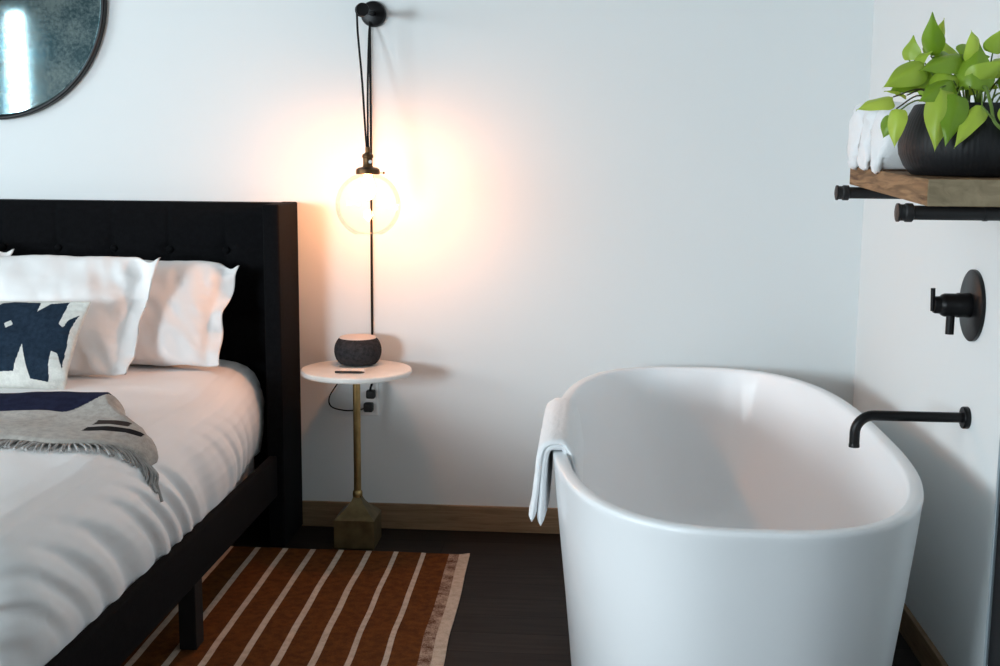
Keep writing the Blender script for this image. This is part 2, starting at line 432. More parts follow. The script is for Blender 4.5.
# ------------------------------------------------------------------ pillows
def pillow_bm(TL, TR, BR, BL, th, fl, nu=110, nv=70, seed=0., wr=.008, pow_=2.1, pinch=.03, paint=None, top=.22, crease=1.):
    TL, TR, BR, BL = map(V, (TL, TR, BR, BL)); right = ((TR-TL)+(BR-BL)); up = ((TL-BL)+(TR-BR))
    N = right.cross(up).normalized(); W = right.length/2; H = up.length/2
    bm = B(); fr = []; bk = []
    for j in range(nv+1):
        v = -1+2*j/nv; rf = []; rb = []
        for i in range(nu+1):
            u = -1+2*i/nu
            uu = u*(1-pinch*(1-v*v)); vv = v*(1-pinch*1.4*(1-u*u)) if not fl else v+.5*top*max(0, v)**3*(1-abs(u)**4)*1.0-.10*max(0, v)**4*sstep(.80, .93, abs(u))+.10*max(0, v)**4*sstep(.93, 1., abs(u))
            s, t = (uu+1)/2, (vv+1)/2
            p = BL.lerp(BR, s).lerp(TL.lerp(TR, s), t)
            a = min(1, abs(u)/(1-fl/(W/2+1e-6))) if fl else abs(u)
            b = abs(v)
            h = th/2*(max(0, (1-a**pow_))*max(0, (1-b**pow_)))**.5
            h *= 1-.25*sstep(.1, 1., v)
            edge = 1-sstep(.0, .04, h)
            w = wr*(nz(u*2.2+seed, v*2.2, seed)*1.6+nz(u*6+seed, v*3+u*2, 3+seed)*.8+crease*nz(u*9+v*2.5+seed, v*1.6, seed)*sstep(.1, .7, u)*1.2)
            # gathers radiating from the seam
            rim = sstep(.84, .97, max(a, b))*(1-sstep(.985, 1., max(abs(u), abs(v)))*.6)
            w += rim*.006*nz((u*12 if b > a else v*9)+seed, seed, 1.)
            flop = edge*(.020*nz(u*4+seed*2, v*3.4, 7.)+(.016*math.sin(v*7+seed)*sstep(.85, 1, u) if fl else 0))*(1 if fl else .3)
            off = N*(h+w*(.35+.65*min(1, h/.03))+flop+.0022)
            rf.append(bm.verts.new(p+off))
            boundary = i in (0, nu) or j in (0, nv)
            rb.append(rf[-1] if boundary else bm.verts.new(p+N*(-h*.6+flop-.0022)))
        fr.append(rf); bk.append(rb)
    for j in range(nv):
        for i in range(nu):
            f = bm.faces.new((fr[j][i], fr[j][i+1], fr[j+1][i+1], fr[j+1][i]))
            if paint: f.material_index = paint(-1+2*(i+.5)/nu, -1+2*(j+.5)/nv)
            bm.faces.new((bk[j][i], bk[j+1][i], bk[j+1][i+1], bk[j][i+1]))
    return bm
def pillow(label, args, base, m, **k):
    o = link('pillow', pillow_bm(*args, **k), m, base=base, angle=180); return tag(o, label, 'pillow', None)
pillow('white flanged pillow nearest the lamp, leaning on the black headboard, partly behind another',
       ((-1.83, -.21, .905), (-1.098, -.240, .915), (-1.130, -.375, .618), (-1.83, -.375, .618), .21, .045), (-1.5, -.3, .612), M['sham'], seed=1.3, pinch=.045)
pillow('white pillow at the left edge, only its corner showing above the front pillow',
       ((-2.72, -.235, .945), (-1.808, -.300, .968), (-1.835, -.375, .622), (-2.72, -.35, .622), .20, .04), (-2.3, -.3, .612), M['sham'], seed=4.1)
pillow('large white flanged pillow in front, behind the navy patterned cushion',
       ((-2.10, -.395, .944), (-1.285, -.415, .952), (-1.345, -.555, .616), (-2.10, -.555, .616), .22, .055), (-1.7, -.5, .608), M['sham'], seed=8.7, pinch=.02, top=.05, crease=1.6)

# long lumbar cushion with a cut-out animal motif
def inpoly(x, y, P):
    r = False; n = len(P)
    for i in range(n):
        x1, y1 = P[i]; x2, y2 = P[(i+1) % n]
        if (y1 > y) != (y2 > y) and x < (x2-x1)*(y-y1)/(y2-y1)+x1: r = not r
    return r
zp = [(-60, 330), (-40, 250), (0, 195), (30, 165), (90, 155), (245, 160), (243, 215), (300, 165), (400, 150), (378, 280), (400, 295), (420, 255), (470, 220), (440, 290), (402, 505), (378, 430), (345, 420), (322, 575), (225, 565), (190, 395), (140, 535), (60, 540), (0, 520), (-40, 440)]
zh = [(78, 290), (110, 270), (127, 295), (95, 317)]
def to_uv(pt):
    zx, zy = pt; v = (605-zy)/465; return ((400+110*v-zx)/(5.55*352), v)
shape = [to_uv(p) for p in zp]; hole = [to_uv(p) for p in zh]
LL = 1.10
def motif(u, v):
    d = (1-u)/2*LL; w = (v+1)/2
    for off, flip in ((0, 0), (.325, 0), (.65, 0)):
        q = d-off
        if inpoly(q, w, shape) and not inpoly(q, w, hole): return 1
    return 0
cu = link('lumbar_cushion', pillow_bm((-2.52, -.627, .838), (-1.412, -.640, .845), (-1.446, -.760, .612), (-2.52, -.760, .612), .12, 0, nu=620, nv=200, seed=2.2, wr=.003, pow_=3, pinch=.02, paint=motif),
          [M['cush_linen'], M['cush_navy']], base=(-1.95, -.68, .608), angle=180)
tag(cu, 'long cream linen cushion with dark navy animal-like cut-out motif', 'cushion')

# ------------------------------------------------------------------ throw blanket
arc = [(-.93, .613)]
ACC = []                                     # arc length along the duvet profile, 0 where the top is 0.40 m inside the edge
pp = list(reversed(prof_dense)); L0 = 0.; tab = []
for i, (o, z) in enumerate(pp):
    if i: L0 += math.hypot(o-pp[i-1][0], z-pp[i-1][1])
    tab.append((L0, o, z))
q0 = next(a for a, o, z in tab if o >= -.40)
def dsurf(q, y):
    a = q+q0
    if a <= 0: return V((DX1-.93+a, y, .613+duvet_disp(-2., y, .613)*.5)), V((0, 0, 1))
    for (a1, o1, z1), (a2, o2, z2) in zip(tab, tab[1:]):
        if a <= a2:
            t = (a-a1)/(a2-a1); o = o1+(o2-o1)*t; z = z1+(z2-z1)*t; d = V((o2-o1, 0, z2-z1)).normalized(); break
    n = V((-d.z, 0, d.x))
    if n.z < 0 and n.x < 0: n = -n
    x = DX1+o; return V((x, y, z))+n*duvet_disp(x, y, z), n
def throw_pt(s, t):
    """s 0 far left -> 1 right end, t 0 back -> 1 near edge"""
    qr = .200+.175*sstep(.0, .85, t)+.012*nz(t*6, 1.); qx = -1.45+(qr+1.45)*s
    yb = -1.055-.085*sstep(.0, -.55, qx)+.015*nz(qx*3, 2.)+.03*sstep(-.25, .12, qx); yn = -1.375-.045*sstep(.0, -.5, qx)+.105*sstep(.15, .42, qx)+.010*nz(qx*7, 5.)
    y = yb+(yn-yb)*t; return qx, y
def throw_puff(s, t, q, y):
    e = min(1., t/.05)**.5*min(1., (1-t)/.05+.25)**.5
    er = min(1., (1-s)*1.9/.05)**.5
    h = .012+.046*math.exp(-((t-.10)/(.10 if t < .1 else .30))**2)+.010*math.exp(-((t-.70)/.22)**2)
    h *= .55+.45*sstep(-.55, -.02, q)
    h += .005*nz(q*5, y*9, 2.)+.003*nz(q*14, y*12, 6.)
    return .004+h*e*er
tn_u, tn_v = 420, 120
def throw_col(s, t, q):
    if t < .22+.18*sstep(-.5, -.1, q)+.02*nz(q*4, 3.)-.40*sstep(.09, .225, q): return 1
    if .200 < q < .275+.02*(t-.6) and .49 < t < .60: return 2
    if .195 < q < .315 and .65 < t < .75: return 3
    return 0
bm = B(); g = []
for j in range(tn_v+1):
    row = []
    for i in range(tn_u+1):
        s = (i/tn_u)**.75; t = j/tn_v
        q, y = throw_pt(s, t); p, n = dsurf(q, y); row.append((bm.verts.new(p+n*throw_puff(s, t, q, y)), s, t, q))
    g.append(row)
for j in range(tn_v):
    for i in range(tn_u):
        f = bm.faces.new((g[j+1][i][0], g[j+1][i+1][0], g[j][i+1][0], g[j][i][0]))
        f.material_index = throw_col(g[j][i][1]+.002, g[j][i][2]+.5/tn_v, (g[j][i][3]+g[j+1][i+1][3])/2)
th = thing('throw_blanket', (-1.7, -1.2, .61), 'grey wool throw with navy band, dark dashes and fringe, laid across the white duvet', 'blanket')
tw = link('woven_cloth', recalc(bm), [M['throw_grey'], M['throw_navy'], M['throw_brown'], M['throw_black']], th, angle=180)
md = tw.modifiers.new('thick', 'SOLIDIFY'); md.thickness = .004; md.offset = -1
rnd = random.Random(3)
for k in range(84):
    qx = -.44+.81*(k/83.)
    lo = [s for s in [i/400 for i in range(401)] if throw_pt(s, 1)[0] >= qx]
    s = lo[0] if lo else 1.
    q, y = throw_pt(s, 1)
    a = sstep(.10, .36, q); ln = .050+.030*a+rnd.uniform(-.008, .010)
    dq = .95*a*ln+rnd.uniform(-.008, .008); dy = -(1-.75*a)*ln
    pts = []
    for i in range(5):
        t = i/4; p, n = dsurf(q+dq*t+.004*math.sin(3*t+k), y+.004+dy*t); pts.append(p+n*(.009-.004*t+.003*math.sin(PI*t)))
    bm = B(); tube(bm, catmull(pts, 3), .0025, 6, .0036)
    link('tassel', bm, M['tassel'], th)

# ------------------------------------------------------------------ rug
bm = B(); rx0, rx1, ry0, ry1 = -1.75, -.365, -2.3, -.262
xs = [-1.55-.088*0]
cent = [-.514-.0900*k for k in range(13)]
nX, nY = 460, 80; g = []
for j in range(nY+1):
    y = ry0+(ry1-ry0)*j/nY; row = []
    for i in range(nX+1):
        x = rx0+(rx1-rx0)*i/nX
        e = min((x-rx0), (rx1-x), (y-ry0), (ry1-y))
        yy = y + (ry1-y < .02)*(.006*nz(x*6, 2.))
        xx = x - .019*(y-ry1) + .006*nz(y*5, x*2, 3.)
        z = .0055+.0018*nz(x*5, y*5)+.0006*nz(x*40, y*40)+ .004*sstep(-.40, -.365, x)*sstep(-.33, -.262, y)
        row.append(bm.verts.new((xx, yy, z)))
    g.append(row)
for j in range(nY):
    for i in range(nX):
        f = bm.faces.new((g[j][i], g[j][i+1], g[j+1][i+1], g[j+1][i])); x = rx0+(rx1-rx0)*(i+.5)/nX
        mi = 0
        if x > -.398: mi = 1
        elif x > -.432: mi = 2
        elif any(abs(x-c) < .0085 for c in cent): mi = 1
        f.material_index = mi
rim = [g[0][i] for i in range(nX+1)]+[g[j][nX] for j in range(1, nY+1)]+[g[nY][i] for i in range(nX-1, -1, -1)]+[g[j][0] for j in range(nY-1, 0, -1)]
lowr = [bm.verts.new((v.co.x, v.co.y, .0005)) for v in rim]
for i in range(len(rim)):
    k = (i+1) % len(rim); f = bm.faces.new((rim[k], rim[i], lowr[i], lowr[k])); f.material_index = 1 if rim[i].co.x > -.40 else 0
rug = link('rug', bm, [M['rug'], M['rug_cream'], M['rug_speck']], base=(-1.05, -1.28, 0), angle=60)
tag(rug, 'rust brown flatweave rug with thin cream stripes on the dark floor beside the bed', 'rug')

# ------------------------------------------------------------------ side table
tx, ty, tz = -.740, -.192, .588
tab_ = thing('side_table', (-.745, -.172, 0), 'small round side table with white top, brass stem and bronze block base', 'table')
bm = B(); R = .177
lathe(bm, [(R-.012, tz-.020), (R-.003, tz-.018), (R, tz-.013), (R, tz-.005), (R-.0025, tz-.001), (R-.006, tz)], (tx, ty, 0), n=96)
link('table_top', recalc(bm), M['marble'], tab_, angle=30)
cx, cy = -.745, -.172
bm = B(); lathe(bm, [(.012, .155), (.012, tz-.024), (.030, tz-.0235), (.030, tz-.019)], (cx, cy, 0), n=32)
link('stem', recalc(bm), M['brass'], tab_)
bm = B(); lathe(bm, [(.0155, .158), (.0165, .166), (.0155, .176), (.0125, .180)], (cx, cy, 0), n=32); link('collar', recalc(bm), M['brass'], tab_)
bm = B(); h = .066; secs = [(h-.003, 0), (h, .003), (h, .095), (h-.004, .0985)]
for k in range(1, 13):
    t = k/12; secs.append((.012+(h-.005-.012)*(1-t)**1.75+.004*(1-t), .0985+.066*t))
rgs = [[bm.verts.new((cx+sx*s, cy+sy*s, z)) for sx, sy in ((-1, -1), (1, -1), (1, 1), (-1, 1))] for s, z in secs]
for a, b in zip(rgs, rgs[1:]):
    for i in range(4): bm.faces.new((a[i], a[(i+1) % 4], b[(i+1) % 4], b[i]))
bm.faces.new(rgs[0][::-1]); bm.faces.new(rgs[-1])
link('base_block', bm, M['base_brass'], tab_, angle=22)

# speaker, card, pen
sx_, sy_ = -.750, -.118
sp = thing('smart_speaker', (sx_, sy_, tz), 'squat round charcoal fabric speaker with pale top on the side table', 'speaker')
bm = B(); prof = [(.036, .0), (.048, .002)]
for k in range(1, 16):
    a = -1.05+k/15*2.0; prof.append((.030+.047*math.cos(a)**.9, .046+.0455*math.sin(a)/math.sin(1.05)))
lathe(bm, prof, (sx_, sy_, tz+.0005), n=64); link('fabric_body', recalc(bm), M['speaker'], sp, angle=50)
rt = prof[-1][0]; zt = prof[-1][1]
bm = B(); lathe(bm, [(rt-.004, zt-.004), (rt+.0015, zt-.001), (rt, zt+.002), (rt-.005, zt+.0035), (rt-.02, zt+.0045)], (sx_, sy_, tz+.0005), n=64)
link('top_cap', recalc(bm), M['speaker_top'], sp, angle=60)
bm = B(); tube(bm, catmull([(sx_-.02, sy_+.045, tz+.008), (sx_-.04, -.012, tz+.005), (-.80, -.0065, tz-.03), (-.842, -.02, .50), (-.868, -.024, .455), (-.862, -.022, .424), (-.82, -.022, .412), (-.775, -.026, .414), (-.742, -.034, .424)], 8), .0024, 8)
cab = link('power_cable', bm, M['cord'], sp)
link('plug', box(B(), (-.751, -.036, .409), (-.719, -.0065, .440), .007, 3), M['plug'], cab)

card = box(B(), (-.040, -.030, .0005), (.040, .030, .0055), .0008, 1)
bmesh.ops.rotate(card, verts=card.verts, matrix=Matrix.Rotation(.12, 3, 'Z')); bmesh.ops.translate(card, verts=card.verts, vec=(-.744, -.252, tz))
tag(link('notepad', card, M['card'], base=(-.744, -.252, tz), smooth=False), 'small white notepad on the side table in front of the speaker', 'notepad')
bm = B(); P0, P1 = V((-.790, -.289, tz+.0045)), V((-.697, -.281, tz+.0045)); d = (P1-P0)
lathe(bm, [(.0018, 0), (.0036, .002), (.0038, .03), (.0038, .07), (.0032, .082), (.0012, .093)], P0, d, 16)
tag(link('pen', recalc(bm), M['pen'], base=(-.744, -.285, tz)), 'thin black pen along the front edge of the notepad', 'pen')

# outlet
ox, oz = -.740, .450
ou = thing('wall_outlet', (ox, 0, oz), 'white wall outlet behind the side table stem', 'outlet')
link('cover_plate', box(B(), (ox-.035, -.006, oz-.0575), (ox+.035, 0, oz+.0575), .003, 3), M['plate'], ou)
for k in (-1, 1):
    bm = B(); lathe(bm, [(.0165, 0), (.0165, .0075), (.015, .0082)], (ox, 0, oz+k*.0195), (0, -1, 0), 24); link('socket_face', recalc(bm), M['plate'], ou)

# ------------------------------------------------------------------ pendant wall lamp
lx = -.687; ly = -.252; gz = 1.112; gr = .100       # globe centre and radius
lamp = thing('pendant_lamp', (-.710, 0, 1.70), 'lit glass globe lamp hanging on black cords from a wall pulley above the side table', 'lamp')
bm = B(); lathe(bm, [(.040, -.001), (.041, .004), (.041, .016), (.038, .022), (.022, .027)], (-.710, 0, 1.712), (0, -1, 0), 48); link('wall_plate', recalc(bm), M['black_metal'], lamp)
bm = B(); tube(bm, [(-.710, -.02, 1.712), (-.703, -.238, 1.699)], .008, 12); link('pulley_arm', bm, M['black_metal'], lamp)
bm = B(); lathe(bm, [(.012, -.013), (.0195, -.012), (.0205, -.008), (.0165, -.003), (.015, 0), (.0165, .003), (.0205, .008), (.0195, .012), (.012, .013)], (-.701, -.250, 1.697), (.35, -1, 0), 32); link('pulley_wheel', recalc(bm), M['black_metal'], lamp)
top = gz+.160                                          # where the cords enter the socket
bm = B(); tube(bm, catmull([(-.717, -.250, 1.690), (-.7145, -.250, 1.626), (-.703, -.251, 1.491), (-.695, -.252, 1.358), (-.6895, ly, top)], 10), .0033, 8); link('cord', bm, M['cord'], lamp)
bm = B(); tube(bm, catmull([(-.719, -.020, 1.690), (-.7145, -.070, 1.63), (-.7035, -.155, 1.47), (-.689, -.236, 1.33), (-.6845, ly, top)], 10), .0033, 8); link('cord', bm, M['cord'], lamp)
bm = B(); tube(bm, catmull([(-.722, -.012, 1.68), (-.722, -.009, 1.3), (-.7235, -.006, .9), (-.7235, -.006, .62), (-.7235, -.008, .52), (-.726, -.028, .492), (-.7265, -.033, .482)], 10), .0040, 8)
pc = link('power_cord', bm, M['cord'], lamp)
link('plug', box(B(), (-.742, -.036, .455), (-.712, -.0065, .484), .007, 3), M['plug'], pc)
bm = B(); lathe(bm, [(.006, .177), (.0077, .175), (.0077, .160), (.0096, .158), (.016, .154), (.0178, .148), (.0178, .145), (.015, .142), (.015, .120), (.0164, .118), (.0164, .112), (.0116, .110)], (lx, ly, gz), n=32); sk = link('socket', recalc(bm), M['bronze'], lamp)
bm = B(); lathe(bm, [(.0053, 0), (.0053, .004), (.004, .005)], (lx+.0097, ly-.013, gz+.132), (.55, -1, 0), 16); link('switch_button', recalc(bm), M['plate'], sk)
bm = B(); lathe(bm, [(.0154, .116), (.029, .114), (.036, .109), (.037, .102), (.037, .0945), (.0347, .0935), (.0347, .102), (.0154, .104)], (lx, ly, gz), n=48, cap=False); hd = link('shade_holder', recalc(bm), M['bronze'], lamp)
bm = B(); lathe(bm, [(.0015, 0), (.0015, .0115), (.0043, .0115), (.0043, .0155), (.002, .0165)], (lx+.0357, ly, gz+.098), (1, 0, 0), 12); link('thumb_screw', recalc(bm), M['bronze'], hd)
bm = B(); prof = [(.032, .107), (.032, .098)]
for k in range(41):
    h = .0953-(.0907+.0953)*k/40; prof.append((math.sqrt(gr*gr-h*h), h))
prof.append((prof[-1][0]-.003, prof[-1][1]-.001))
lathe(bm, prof, (lx, ly, gz), n=72, cap=False); link('glass_globe', recalc(bm), M['globe'], lamp, angle=180)
bm = B(); lathe(bm, [(.0106, .110), (.011, .0955), (.0125, .086), (.0188, .0665), (.0217, .050), (.0207, .0357), (.016, .024), (.0077, .0174), (.001, .0159)], (lx, ly, gz), n=32); link('bulb', recalc(bm), M['bulb'], lamp, angle=180)

# ------------------------------------------------------------------ bathtub
TC = V((.323, -.953, 0))
tub = thing('bathtub', TC, 'white freestanding oval bathtub in the corner below the black wall spout', 'bathtub')
def sup(a, b, z, n, N=160):
    out = []
    b *= 1.018; a *= 1.008
    for i in range(N):
        t = 2*PI*i/N; c, s = math.cos(t), math.sin(t)
        out.append((TC.x+b*math.copysign(abs(c)**(2/n), c), TC.y+a*math.copysign(abs(s)**(2/n), s), z))
    return out
secs = [(.772, .335, .002, 2.7), (.780, .343, 0.006, 2.7), (.783, .346, .03, 2.7), (.792, .354, .12, 2.7), (.806, .366, .25, 2.75), (.822, .379, .38, 2.8), (.838, .391, .50, 2.8), (.848, .3985, .58, 2.8),
        (.850, .400, .590, 2.8), (.849, .399, .597, 2.8), (.846, .396, .600, 2.8), (.826, .374, .600, 2.8), (.822, .370, .597, 2.8), (.819, .367, .588, 2.8), (.812, .361, .55, 2.75), (.795, .350, .46, 2.7), (.765, .334, .36, 2.6), (.715, .308, .26, 2.5), (.655, .278, .19, 2.4), (.585, .242, .150, 2.3), (.48, .195, .130, 2.2), (.30, .12, .122, 2.1), (.10, .04, .120, 2)]
bm = B(); rgs = [[bm.verts.new(p) for p in sup(a, b, z, n)] for a, b, z, n in secs]
for a, b in zip(rgs, rgs[1:]):
    for i in range(160): bm.faces.new((a[i], a[(i+1) % 160], b[(i+1) % 160], b[i]))
bm.faces.new(rgs[-1]); bm.faces.new(rgs[0][::-1])
link('shell', recalc(bm), M['tub'], tub, angle=60)
bm = B(); lathe(bm, [(.030, .1195), (.031, .123), (.028, .1245), (.010, .125)], (TC.x, TC.y, 0), n=32); link('drain', recalc(bm), M['chrome'], tub)

# towel over the rim
def towel_layer(bm, path, y0, y1, th, seed, ny=44):
    path = catmull(path, 8); loops = []
    for j in range(ny+1):
        t = j/ny; y = y0+(y1-y0)*t; lp = []
        e = min(1, (.5-abs(t-.5))/.03)**.5*.75+.25
        up = []; dn = []
        for i, p in enumerate(path):
            d = (path[min(i+1, len(path)-1)]-path[max(i-1, 0)]).normalized(); n = V((-d.z, 0, d.x))
            if n.z < 0 and abs(n.z) > .3: n = -n
            f = i/(len(path)-1); drop = 1-sstep(.0, .45, f)
            wv = drop*.006*nz(y*11, seed, f*2)+.0015*nz(y*40, f*20, seed)
            flare = V((-.010*drop*nz(y*6, seed+4), 0, 0))
            yy = y+.006*nz(f*5, y*4, seed)
            k = e*min(1, (.10+min(i, len(path)-1-i)/3.))**.5
            q = V((p.x, yy, p.z))+flare
            up.append(q+n*(wv+th/2*k)); dn.append(q+n*(wv-th/2*k))
        loops.append([bm.verts.new(v) for v in up+dn[::-1]])
    n = len(loops[0])
    for a, b in zip(loops, loops[1:]):
        for i in range(n): bm.faces.new((a[i], a[(i+1) % n], b[(i+1) % n], b[i]))
    bm.faces.new(loops[0][::-1]); bm.faces.new(loops[-1])
bm = B()
RX = TC.x-.407
towel_layer(bm, [(RX-.014, 0, .428), (RX-.0135, 0, .47), (RX-.012, 0, .535), (RX-.0095, 0, .59), (RX+.000, 0, .6095), (RX+.016, 0, .613), (RX+.034, 0, .609), (RX+.043, 0, .585), (RX+.052, 0, .53), (RX+.060, 0, .485)], -1.268, -.785, .017, 1.)
towel_layer(bm, [(RX-.037, 0, .438), (RX-.032, 0, .475), (RX-.026, 0, .54), (RX-.0195, 0, .60), (RX-.004, 0, .619), (RX+.016, 0, .623), (RX+.037, 0, .618), (RX+.054, 0, .590), (RX+.063, 0, .54), (RX+.071, 0, .50)], -1.272, -.775, .016, 5.)
tag(link('towel', recalc(bm), M['towel'], base=(RX, -1., .60), angle=180), 'folded white towel draped over the left rim of the bathtub', 'towel')

# ------------------------------------------------------------------ spout and mixer on the right wall
spt = thing('bath_spout', (XR, -1.167, .685), 'long matte black wall spout reaching over the bathtub rim', 'spout')
bm = B(); lathe(bm, [(.024, 0), (.0255, .002), (.0255, .012), (.024, .014)], (XR, -1.167, .683), (-1, 0, 0), 40); link('wall_flange', recalc(bm), M['black_metal'], spt)
pts = [(XR-.010, -1.167, .683)]; xe = .657; rb = .042
for k in range(13):
    a = PI/2*k/12; pts.append((xe-rb*math.sin(a), -1.167, .683-rb+rb*math.cos(a)))
pts.append((xe-rb, -1.167, .6125))
bm = B(); tube(bm, pts, .0118, 24); link('spout_pipe', bm, M['black_metal'], spt)
bm = B(); lathe(bm, [(.0119, .6155), (.0124, .614), (.0124, .608), (.0105, .6075), (.0095, .612)], (xe-rb, -1.167, 0), n=24); link('aerator', recalc(bm), M['black_metal'], spt)

vz, vy = .940, -1.156
mx = thing('shower_mixer', (XR, vy, vz), 'matte black round shower mixer with lever on the right wall', 'mixer')
bm = B(); lathe(bm, [(.080, -.001), (.0815, .002), (.0815, .008), (.079, .010)], (XR, vy, vz), (-1, 0, 0), 72); link('wall_disc', recalc(bm), M['black_metal'], mx)
bm = B(); lathe(bm, [(.028, .008), (.028, .038), (.0265, .040), (.0265, .066), (.024, .072), (.020, .076), (.0195, .086), (.018, .090)], (XR, vy, vz), (-1, 0, 0), 40); link('valve_body', recalc(bm), M['black_metal'], mx)
bm = B(); tube(bm, [(XR-.091, vy, vz-.014), (XR-.0935, vy-.002, vz+.038)], .0052, 16); link('lever', bm, M['black_metal'], mx)
bm = B(); tube(bm, [(XR-.052, vy-.004, vz-.020), (XR-.052, vy-.004, vz-.066)], .0095, 20); link('diverter_knob', bm, M['black_metal'], mx)

# ------------------------------------------------------------------ shelf
sy0, sy1, sx0, sz0, sz1 = -1.652, -.980, .613, 1.181, 1.231
sh = thing('wall_shelf', (XR, -1.31, sz0), 'thick reclaimed wood shelf on two black pipes, on the right wall', 'shelf')
TILT = .030
def rise(y): return TILT*(y-sy0)/(sy1-sy0)
bm = B(); box(bm, (sx0, sy0, sz0), (XR-.002, sy1, sz1), .003, 2)
for q in bm.verts: q.co.z += rise(q.co.y)*(.6 if q.co.z > 1.2 else .8)
for f in bm.faces:
    if f.normal.length == 0: f.normal_update()
bm.normal_update()
for f in bm.faces:
    if abs(f.normal.y) > .7: f.material_index = 1
link('board', bm, [M['shelf_face'], M['shelf_end']], sh, smooth=False)
for py, pz in ((-1.600, 1.1670), (-1.030, 1.1865)):
    bm = B(); tube(bm, [(XR-.004, py, pz), (.590, py, pz)], .0135, 20); pb = link('support_pipe', bm, M['black_iron'], sh)
    bm = B(); lathe(bm, [(.0150, .0), (.0178, .002), (.0178, .014), (.0155, .0165), (.0155, .024), (.0175, .0255), (.0175, .030), (.010, .032)], (.603, py, pz), (-1, 0, 0), 24); link('end_cap', recalc(bm), M['black_iron'], pb)
    bm = B(); lathe(bm, [(.0145, -.004), (.0148, -.003), (.0148, .003), (.0145, .004)], (.735, py, pz), (-1, 0, 0), 24); link('coupling', recalc(bm), M['black_iron'], pb)
    bm = B(); lathe(bm, [(.040, 0), (.040, .006), (.022, .008), (.020, .020), (.014, .021)], (XR, py, pz), (-1, 0, 0), 32); link('wall_flange', recalc(bm), M['black_iron'], pb)

# folded towels on the shelf
def towel_roll(y, x0, x1, zb, ry, rz, seed, lean):
    bm = B(); nu, nv = 40, 56; rows = []
    for i in range(nu+1):
        t = i/nu; e = (1-abs(2*t-1)**5)**.35 if 0 < t < 1 else .12
        x = x0+(x1-x0)*t; rg = []
        for k in range(nv):
            a = 2*PI*k/nv; ca, sa = math.cos(a), math.sin(a)
            r = .62+.38*e
            lump = 1+.10*nz(ca*1.6+seed, sa*1.6, t*3+seed)+.035*nz(ca*6+seed, sa*6, t*9)
            yy = y+ry*r*lump*math.copysign(abs(ca)**.8, ca); zz = zb+rz+rz*r*lump*math.copysign(abs(sa)**.85, sa)
            xx = x+.012*nz(ca*2, sa*2, seed+3)*(1 if t < .5 else -.3)-lean*max(0, (zb+rz-zz))/rz*(1-t)*.03
            zz = max(zz, zb+.001) if xx > sx0 else zz-.015*(1-t)*sstep(-.2, -.9, sa)
            rg.append(bm.verts.new((xx, yy, zz)))
        rows.append(rg)
    for a, b in zip(rows, rows[1:]):
        for k in range(nv): bm.faces.new((a[k], a[(k+1) % nv], b[(k+1) % nv], b[k]))
    bm.faces.new(rows[0][::-1]); bm.faces.new(rows[-1])
    return recalc(bm)
for y, x0, rz, seed, lab in ((-1.045, .603, .074, 1.2, 'rolled white towel at the far end of the shelf, nearest the back wall'),
                             (-1.148, .605, .068, 5.6, 'rolled white towel in the middle of three on the shelf'),
                             (-1.255, .608, .066, 9.4, 'rolled white towel right behind the black plant pot')):
    o = link('rolled_towel', towel_roll(y, x0, .83, sz1+rise(y)*.6+.002, .050, rz, seed, .35), M['towel'], base=(.70, y, sz1), angle=180)
    tag(o, lab, 'towel', 'white towels on the shelf')

# ------------------------------------------------------------------ potted pothos
pcx, pcy, pz0 = .732, -1.487, sz1+rise(-1.487)*.6+.0005
pl = thing('potted_pothos', (pcx, pcy, pz0), 'lime green trailing pothos in ribbed black pot on the wooden shelf', 'plant')
bm = B(); prof = [(.098, .0), (.106, .002), (.120, .018), (.1300, .040), (.1325, .058), (.1290, .080), (.121, .104), (.110, .126), (.106, .134), (.1035, .136), (.100, .133), (.100, .118)]
lathe(bm, prof, (pcx, pcy, pz0), n=320, ripple=.0022, rn=80); link('pot', recalc(bm), M['pot'], pl, angle=60)
bm = B(); lathe(bm, [(.097, .100), (.097, .119), (.06, .123), (.01, .125)], (pcx, pcy, pz0), n=40); link('soil', recalc(bm), M['soil'], pl)
def leaf_bm(base, tip, width, nrm, curl=.12, fold=.28):
    base, tip = V(base), V(tip); tip = base+(tip-base)*1.06; width *= 1.08; ax = tip-base; Ln = ax.length; d = ax.normalized(); n = V(nrm); n = (n-d*n.dot(d)).normalized(); s = d.cross(n)
    bm = B(); nt_, nw = 16, 8; rows = []
    for i in range(nt_+1):
        t = i/nt_
        w = width/2*(math.sin(PI*min(1, t**.62*1.0))**.85)*(1-.25*t)*(1-.45*t**3)*1.18 if 0 < t < 1 else 0
        back = -.09*Ln*(1-sstep(0, .25, t))
        row = []
        for k in range(nw+1):
            c = -1+2*k/nw
            bl = back*abs(c)*(w/(width/2+1e-9))
            p = base+d*(t*Ln+bl)+s*(c*w)+n*(-fold*abs(c)**1.4*w-curl*Ln*(t-.35)**2+.03*Ln*math.sin(9*t+c*2)*abs(c))
            row.append(bm.verts.new(p))
        rows.append(row)
    for a, b in zip(rows, rows[1:]):
        for k in range(nw): bm.faces.new((a[k], a[k+1], b[k+1], b[k]))
    bmesh.ops.remove_doubles(bm, verts=bm.verts, dist=1e-5)
    return bm
